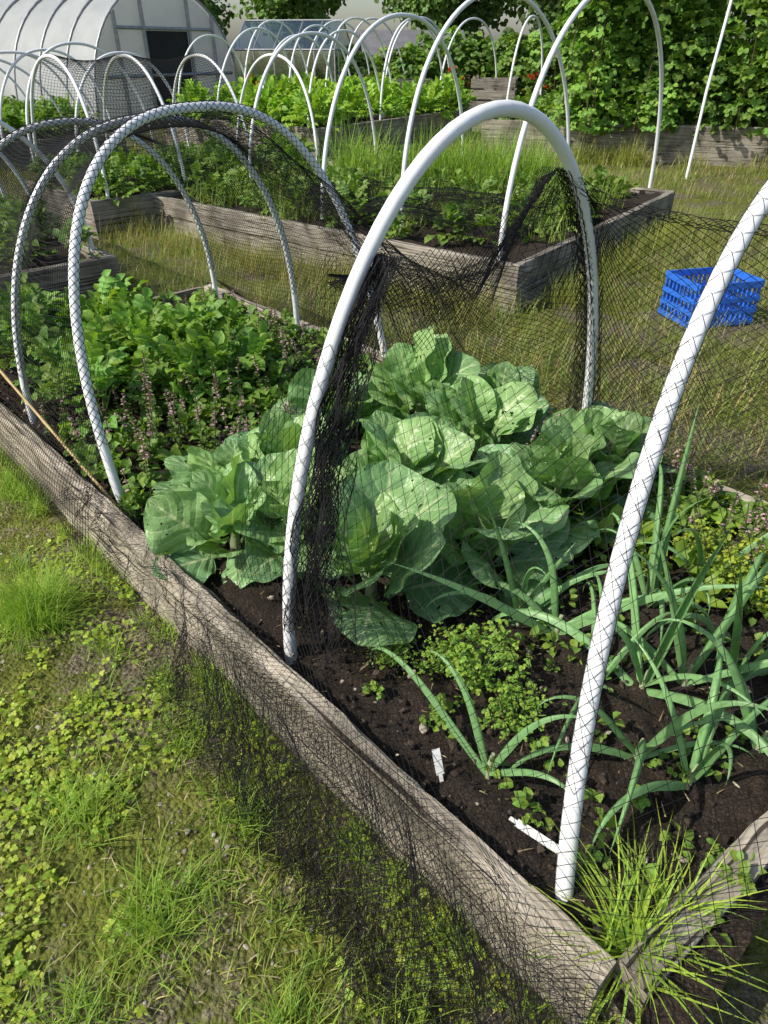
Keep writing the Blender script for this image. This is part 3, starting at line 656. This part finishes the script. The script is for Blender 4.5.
def tree(x,y,h,rad,seed,col=(.09,.17,.045)):
    mb=MB();r=np.random.default_rng(seed);tr=np.array([[x,y,0],[x+.1,y,h*.3],[x-.05,y,h*.6]]);tube(mb,tr,[.25,.18,.1],8,(.09,.07,.05))
    nc=26;D=nrm(r.normal(0,1,(nc,3)));cc=np.array([x,y,h*.62])+D*np.array([rad,rad,h*.36])*(.4+.6*r.random((nc,1)))
    for q in cc: tube(mb,[tr[1]+(tr[2]-tr[1])*r.random(),(tr[2]+q)/2,q],[.08,.05,.02],5,(.09,.07,.05))
    n=3200;k=r.integers(0,nc,n);DD=nrm(r.normal(0,1,(n,3)));pos=cc[k]+DD*(rad*.38)*r.random((n,1))**.4
    cb=cvar(col,n,.3,.2)*(.6+.8*r.random((nc,1)))[k]
    scatter(mb,trefT,pos,DD+R.normal(0,.5,(n,3)),DD+np.array([0,0,.6]),.42*(.7+.6*r.random(n)),cb);mb.build('background_tree',M_far)
for i,(x,y,h,rd) in enumerate([(-11,46,7,3.4),(-4,42,7,3),(3,40,6.5,3),(8,38,7,3.2),(12,36,7.5,3.2),(17,34,7,3),(24,36,8,4)]): tree(x,y,h,rd,i+70,(.11,.21,.055))
bush('hedge',3,31,4,1,2.0,5000,.4,(.09,.18,.05),0,seed=9);bush('hedge',9.5,27,3.5,1,1.9,5000,.4,(.10,.2,.05),0,seed=10)
bush('shrub',1.9,22.6,1.3,.8,1.9,2600,.26,(.13,.26,.06),0,seed=12);bush('shrub',4.6,20.5,1.4,.9,2.2,2800,.26,(.14,.28,.06),0,seed=13);bush('shrub',-.2,24.5,1.2,.8,1.5,2200,.26,(.14,.25,.06),0,seed=14)
# ---------------------------------------------------------------- polytunnel
M_poly,nt,o=newmat('polythene');L=nt.links.new
geo=nt.nodes.new('ShaderNodeNewGeometry');nz=noise(nt,geo.outputs['Position'],1.5,5)
p=N_(nt,'ShaderNodeBsdfPrincipled',Roughness=.35);L(ramp(nt,nz,[(.3,(.50,.53,.54)),(.7,(.68,.70,.70))]),p.inputs['Base Color'])
tl=N_(nt,'ShaderNodeBsdfTranslucent',Color=(.7,.72,.7,1));tp=N_(nt,'ShaderNodeBsdfTransparent')
m1=N_(nt,'ShaderNodeMixShader',Fac=.4);L(p.outputs[0],m1.inputs[1]);L(tl.outputs[0],m1.inputs[2])
m2=N_(nt,'ShaderNodeMixShader',Fac=.12);L(m1.outputs[0],m2.inputs[1]);L(tp.outputs[0],m2.inputs[2]);L(m2.outputs[0],o.inputs[0])
M_steel=simple('galvanised_steel',(.35,.36,.37),.5,10,.2,metal=.5)
M_dgreen=simple('dark_green_paint',(.015,.06,.045),.5,3,.3)
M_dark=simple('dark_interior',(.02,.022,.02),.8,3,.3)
pt=empty('polytunnel');gc=np.array([-5.6,21.5]);g=nrm(np.array([.5,.85]));w=nrm(np.array([-.85,.5]));Rd=2.7;Ht=2.95;LN=11
def ptp(u,th):
    xy=gc+w*u+g*(-math.cos(th)*Rd);return [xy[0],xy[1],max(0,Ht*math.sin(th)**.85)]
mb=MB();nu,nv=45,29;V=np.array([ptp(LN*i/(nu-1),PI*j/(nv-1)) for j in range(nv) for i in range(nu)])
mb.add(V,grid_faces(nu,nv));mb.build('cover',M_poly,True,pt)
mb=MB()
for i in range(12):
    P=np.array([ptp(LN*i/11.*.999-.01,PI*j/28) for j in range(29)]);tube(mb,P*[1,1,1.012],.03,6,ref=(w[0],w[1],0))
mb.build('ribs',M_steel,True,pt)
mb=MB()
def gp(s_,z,off=-.03): xy=gc+w*off+g*s_;return np.array([xy[0],xy[1],z])
for s_ in (-1.7,-.8,.8,1.7): 
    zt=Ht*math.sin(math.acos(-s_/Rd))**.85;tube(mb,[gp(s_,0),gp(s_,zt/2),gp(s_,zt)],.05,6)
for z,s0 in ((2.05,1.7),(1.05,2.3),(.12,2.5)): tube(mb,[gp(-s0,z),gp(0,z),gp(s0,z)],.045,6)
mb.build('gable_frame',M_steel,True,pt)
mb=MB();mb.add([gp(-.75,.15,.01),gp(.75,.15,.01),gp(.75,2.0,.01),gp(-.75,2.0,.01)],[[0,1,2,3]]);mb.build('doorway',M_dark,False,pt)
mb=MB();pts=[gp(-math.cos(PI*j/20)*Rd*.99,Ht*.99*math.sin(PI*j/20)**.85,.05) for j in range(21)];mb.add(pts,[list(range(21))]);mb.build('gable_sheet',M_poly,False,pt)
def shed(name,x,y,sx,sy,h,rot,wall,roof,win=2,door=True,rh=.7):
    e=empty(name);cr,sr=math.cos(rot),math.sin(rot)
    def W(px,py,pz): return [x+px*cr-py*sr,y+px*sr+py*cr,pz]
    mb=MB();box(mb,(x,y,h/2),(sx,sy,h),rot)
    for s_ in (-1,1): mb.add([W(s_*sx/2,-sy/2,h),W(s_*sx/2,sy/2,h),W(s_*sx/2,0,h+rh)],[[0,1,2]])
    mb.build('walls',wall,False,e)
    mb=MB();o_=.2
    for s_ in (-1,1):
        A=[W(-sx/2-o_,s_*(sy/2+o_),h-.12),W(sx/2+o_,s_*(sy/2+o_),h-.12),W(sx/2+o_,0,h+rh+.05),W(-sx/2-o_,0,h+rh+.05)]
        Bq=[[a_[0],a_[1],a_[2]+.08] for a_ in A];mb.add(A+Bq,[[0,1,2,3],[4,5,6,7],[0,1,5,4],[1,2,6,5],[2,3,7,6],[3,0,4,7]])
    mb.build('roof',roof,False,e)
    for i in range(win):
        px=-sx/2+sx*(i+.7)/(win+.6);mb=MB();c_=W(px,-sy/2-.02,h*.58);box(mb,c_,(.8,.06,.8),rot);mb.build('window_frame_%d'%(i+1),M_label,False,e)
        for dx in (-.19,.19):
            mb=MB();c_=W(px+dx,-sy/2-.055,h*.58);box(mb,c_,(.32,.02,.68),rot);mb.build('window_glass',M_dark,False,e)
    if door: mb=MB();box(mb,W(sx/2-.6,-sy/2-.03,h*.42),(.8,.06,h*.84),rot);mb.build('door',M_dgreen,False,e)
M_brick,nt,o=newmat('brick');bt=N_(nt,'ShaderNodeTexBrick',Scale=4.0);bt.inputs['Color1'].default_value=(.30,.11,.07,1);bt.inputs['Color2'].default_value=(.38,.17,.11,1);bt.inputs['Mortar'].default_value=(.4,.37,.33,1)
uv=N_(nt,'ShaderNodeUVMap',_uv_map='UVMap');nt.links.new(uv.outputs[0],bt.inputs['Vector']);p=N_(nt,'ShaderNodeBsdfPrincipled',Roughness=.9);nt.links.new(bt.outputs[0],p.inputs[0]);nt.links.new(p.outputs[0],o.inputs[0])
M_roof=simple('grey_roof',(.14,.14,.15),.8,3,.2)
shed('brick_house',17.5,26,7,6,4.5,-.25,M_brick,M_roof,3)
shed('green_shed',-11.6,16.3,2.6,2.2,1.7,.3,M_dgreen,M_dgreen,0,False,.3)
M_plank=simple('brown_planks',(.16,.12,.085),.8,4,.3)
shed('garden_shed',.9,27.0,3.0,2.2,1.5,.1,M_plank,M_roof,1,True,.5)
M_glass,nt,o=newmat('greenhouse_glass');gl=N_(nt,'ShaderNodeBsdfGlossy',Roughness=.08,Color=(.8,.85,.85,1));tp=N_(nt,'ShaderNodeBsdfTransparent',Color=(.85,.92,.9,1));mx=N_(nt,'ShaderNodeMixShader',Fac=.65);nt.links.new(gl.outputs[0],mx.inputs[1]);nt.links.new(tp.outputs[0],mx.inputs[2]);nt.links.new(mx.outputs[0],o.inputs[0])
def greenhouse(x,y,sx,sy,h,rh,rot):
    e=empty('glass_greenhouse');cr,sr=math.cos(rot),math.sin(rot)
    W=lambda px,py,pz:np.array([x+px*cr-py*sr,y+px*sr+py*cr,pz])
    fr=MB();gm=MB();ln=lambda a,b,r_=.025:tube(fr,[a,(a+b)/2,b],r_,4)
    n=5
    for i in range(n+1):
        px=-sx/2+sx*i/n
        for s_ in (-1,1): ln(W(px,s_*sy/2,0),W(px,s_*sy/2,h));ln(W(px,s_*sy/2,h),W(px,0,h+rh))
    for s_ in (-1,1):
        for z in (.05,.8,h): ln(W(-sx/2,s_*sy/2,z),W(sx/2,s_*sy/2,z))
        gm.add([W(-sx/2,s_*sy/2,0),W(sx/2,s_*sy/2,0),W(sx/2,s_*sy/2,h),W(-sx/2,s_*sy/2,h)],[[0,1,2,3]])
        gm.add([W(-sx/2,s_*sy/2,h),W(sx/2,s_*sy/2,h),W(sx/2,0,h+rh),W(-sx/2,0,h+rh)],[[0,1,2,3]])
        gm.add([W(s_*sx/2,-sy/2,0),W(s_*sx/2,sy/2,0),W(s_*sx/2,sy/2,h),W(s_*sx/2,0,h+rh),W(s_*sx/2,-sy/2,h)],[[0,1,2,3,4]])
        for t in (-.3,.3): ln(W(s_*sx/2,t*sy,0),W(s_*sx/2,t*sy,h+rh*.4))
        for z in (.05,h): ln(W(s_*sx/2,-sy/2,z),W(s_*sx/2,sy/2,z))
    ln(W(-sx/2,0,h+rh),W(sx/2,0,h+rh));fr.build('frame',M_steel,False,e);gm.build('glazing',M_glass,False,e)
    st=MB()
    for s_ in (-.6,.6): box(st,W(0,s_,.75),(sx*.9,.5,.04),rot)
    for i in range(5): 
        for s_ in (-.6,.6): q=W(-sx*.4+sx*.8*i/4,s_,.38);box(st,q,(.05,.4,.72),rot)
    st.build('benches',M_wood2,False,e)
    pl=MB()
    for i in range(16): q=W((R.random()-.5)*sx*.8,.6*(-1)**i,.78);dome(pl,trefT,q[0],q[1],q[2],.4,.9,60,.22,(.10,.22,.05))
    pl.build('seedlings',M_leaf,True,e)
greenhouse(-2.6,24.2,2.9,2.6,1.6,.7,-.15)
def bin_(x,y,s_,h,rot):
    mb=MB();cr,sr=math.cos(rot),math.sin(rot)
    for k in range(5):
        z=.08+k*h/5
        for sg in (-1,1):
            box(mb,(x-sg*s_/2*sr,y+sg*s_/2*cr,z),(s_,.03,h/5-.04),rot,(.8+.3*R.random(),)*3);box(mb,(x+sg*s_/2*cr,y+sg*s_/2*sr,z+.002),(.03,s_-.04,h/5-.04),rot,(.8+.3*R.random(),)*3)
    for a_ in (-1,1):
        for b_ in (-1,1): px,py=a_*(s_/2-.05),b_*(s_/2-.05);box(mb,(x+px*cr-py*sr,y+px*sr+py*cr,h/2),(.06,.06,h),rot)
    mb.build('compost_bin',M_wood2,False)
bin_(.6,21.0,1.1,1.0,.2);bin_(-.9,21.6,1.1,.9,.4);bin_(2.6,18.9,1.0,1.1,-.2)
mb=MB()
for i in range(46):
    x=-12+.62*i;box(mb,(x,29.5,.7),(.5,.05,1.4),0,(.8+.4*R.random(),)*3)
for z in (.4,1.1): box(mb,(2,29.56,z),(29,.06,.08))
mb.build('wooden_fence',M_wood2,False)
M_pot=simple('pots',(1,1,1),.6,8,.2,attr=True)
for i,(x,y,r_,h,cl) in enumerate([(-.2,20.8,.3,.5,(.03,.03,.035)),(1.8,20.9,.35,.6,(.35,.14,.07)),(3.3,20.9,.4,.8,(.03,.05,.10)),(3.6,19.2,.35,.55,(.03,.03,.03)),(-3.2,19.5,.3,.5,(.3,.13,.07))]):
    e=empty('potted_plant');mb=MB();tube(mb,[[x,y,0],[x,y,h*.5],[x,y,h*.92],[x,y,h*.93],[x,y,h]],[r_*.7,r_*.85,r_*.97,r_*1.08,r_*1.08],16,cl);mb.build('pot',M_pot,True,e)
    mb=MB();dome(mb,trefT,x,y,h,.5,.7,110,.2,(.10,.2,.04))
    D=rdir(20,20,90);scatter(mb,roundtre,np.array([x,y,h])+D*[.42,.42,.6],D,rdir(20,40,90),.12,cvar((.6,.06,.03) if i%2 else (.6,.2,.03),20,.2));mb.build('foliage',M_leaf,True,e)
e=empty('red_flag');mb=MB();tube(mb,[[-7.3,12.6,0],[-7.3,12.6,.8],[-7.28,12.6,1.75]],.015,6);mb.build('pole',M_steel,True,e)
mb=MB();mb.add([[-7.28,12.6,1.7],[-6.98,12.55,1.52],[-7.28,12.6,1.3]],[[0,1,2]]);mb.build('pennant',simple('red_cloth',(.55,.04,.02),.7,9,.1),False,e)
mb=MB();tube(mb,[[4.5,11.2,0],[4.55,11.3,1.1],[4.65,11.4,2.2]],.022,8);mb.build('leaning_pvc_pipe',M_pipe)
M_blue=simple('blue_plastic',(.03,.15,.62),.4,10,.15)
mb=MB();cx,cy,rt=2.30,4.85,.25;cr,sr=math.cos(rt),math.sin(rt);lx,ly,hz=.50,.38,.28
def cb(px,py,pz,s_): box(mb,(cx+px*cr-py*sr,cy+px*sr+py*cr,pz),s_,rt)
for sgn in (-1,1):
    for z in (.02,.10,.18,.28): cb(0,sgn*ly/2,z,(lx,.016,.03 if z<.25 else .045));cb(sgn*lx/2,0,z+.001,(.016,ly-.02,.03 if z<.25 else .045))
    for i in range(13): cb(-lx/2+.02+i*(lx-.04)/12,sgn*(ly/2-.001),.15,(.014,.012,.27))
    for i in range(9): cb(sgn*(lx/2-.001),-ly/2+.02+i*(ly-.04)/8,.15,(.012,.014,.27))
cb(0,0,.01,(lx-.02,ly-.02,.012));mb.build('blue_plastic_crate',M_blue,False)
# ---------------------------------------------------------------- light, world, camera
sv=Vector((-.74,-.30,.78)).normalized()
w_=bpy.data.worlds.new('World');scene.world=w_;w_.use_nodes=True;nt=w_.node_tree;bg=nt.nodes['Background']
sk=nt.nodes.new('ShaderNodeTexSky');sk.sky_type='NISHITA';sk.sun_disc=False;sk.sun_elevation=math.asin(sv.z);sk.sun_rotation=math.atan2(sv.x,sv.y);sk.dust_density=2.0
nt.links.new(sk.outputs[0],bg.inputs[0]);bg.inputs[1].default_value=.15
ld=bpy.data.lights.new('sun','SUN');ld.energy=5.0;ld.angle=math.radians(.6);ld.color=(1,.94,.82);lo_=bpy.data.objects.new('sun',ld);scene.collection.objects.link(lo_);lo_.rotation_euler=sv.to_track_quat('Z','Y').to_euler()
cam=bpy.data.cameras.new('camera');co=bpy.data.objects.new('camera',cam);scene.collection.objects.link(co);co.location=(0,0,1.6);co.rotation_euler=(math.radians(90-34.1),0,0)
cam.sensor_fit='VERTICAL';cam.sensor_height=36;cam.lens=24;cam.clip_start=.05;cam.clip_end=500;scene.camera=co
scene.view_settings.view_transform='Standard';scene.view_settings.look='None';scene.view_settings.exposure=0
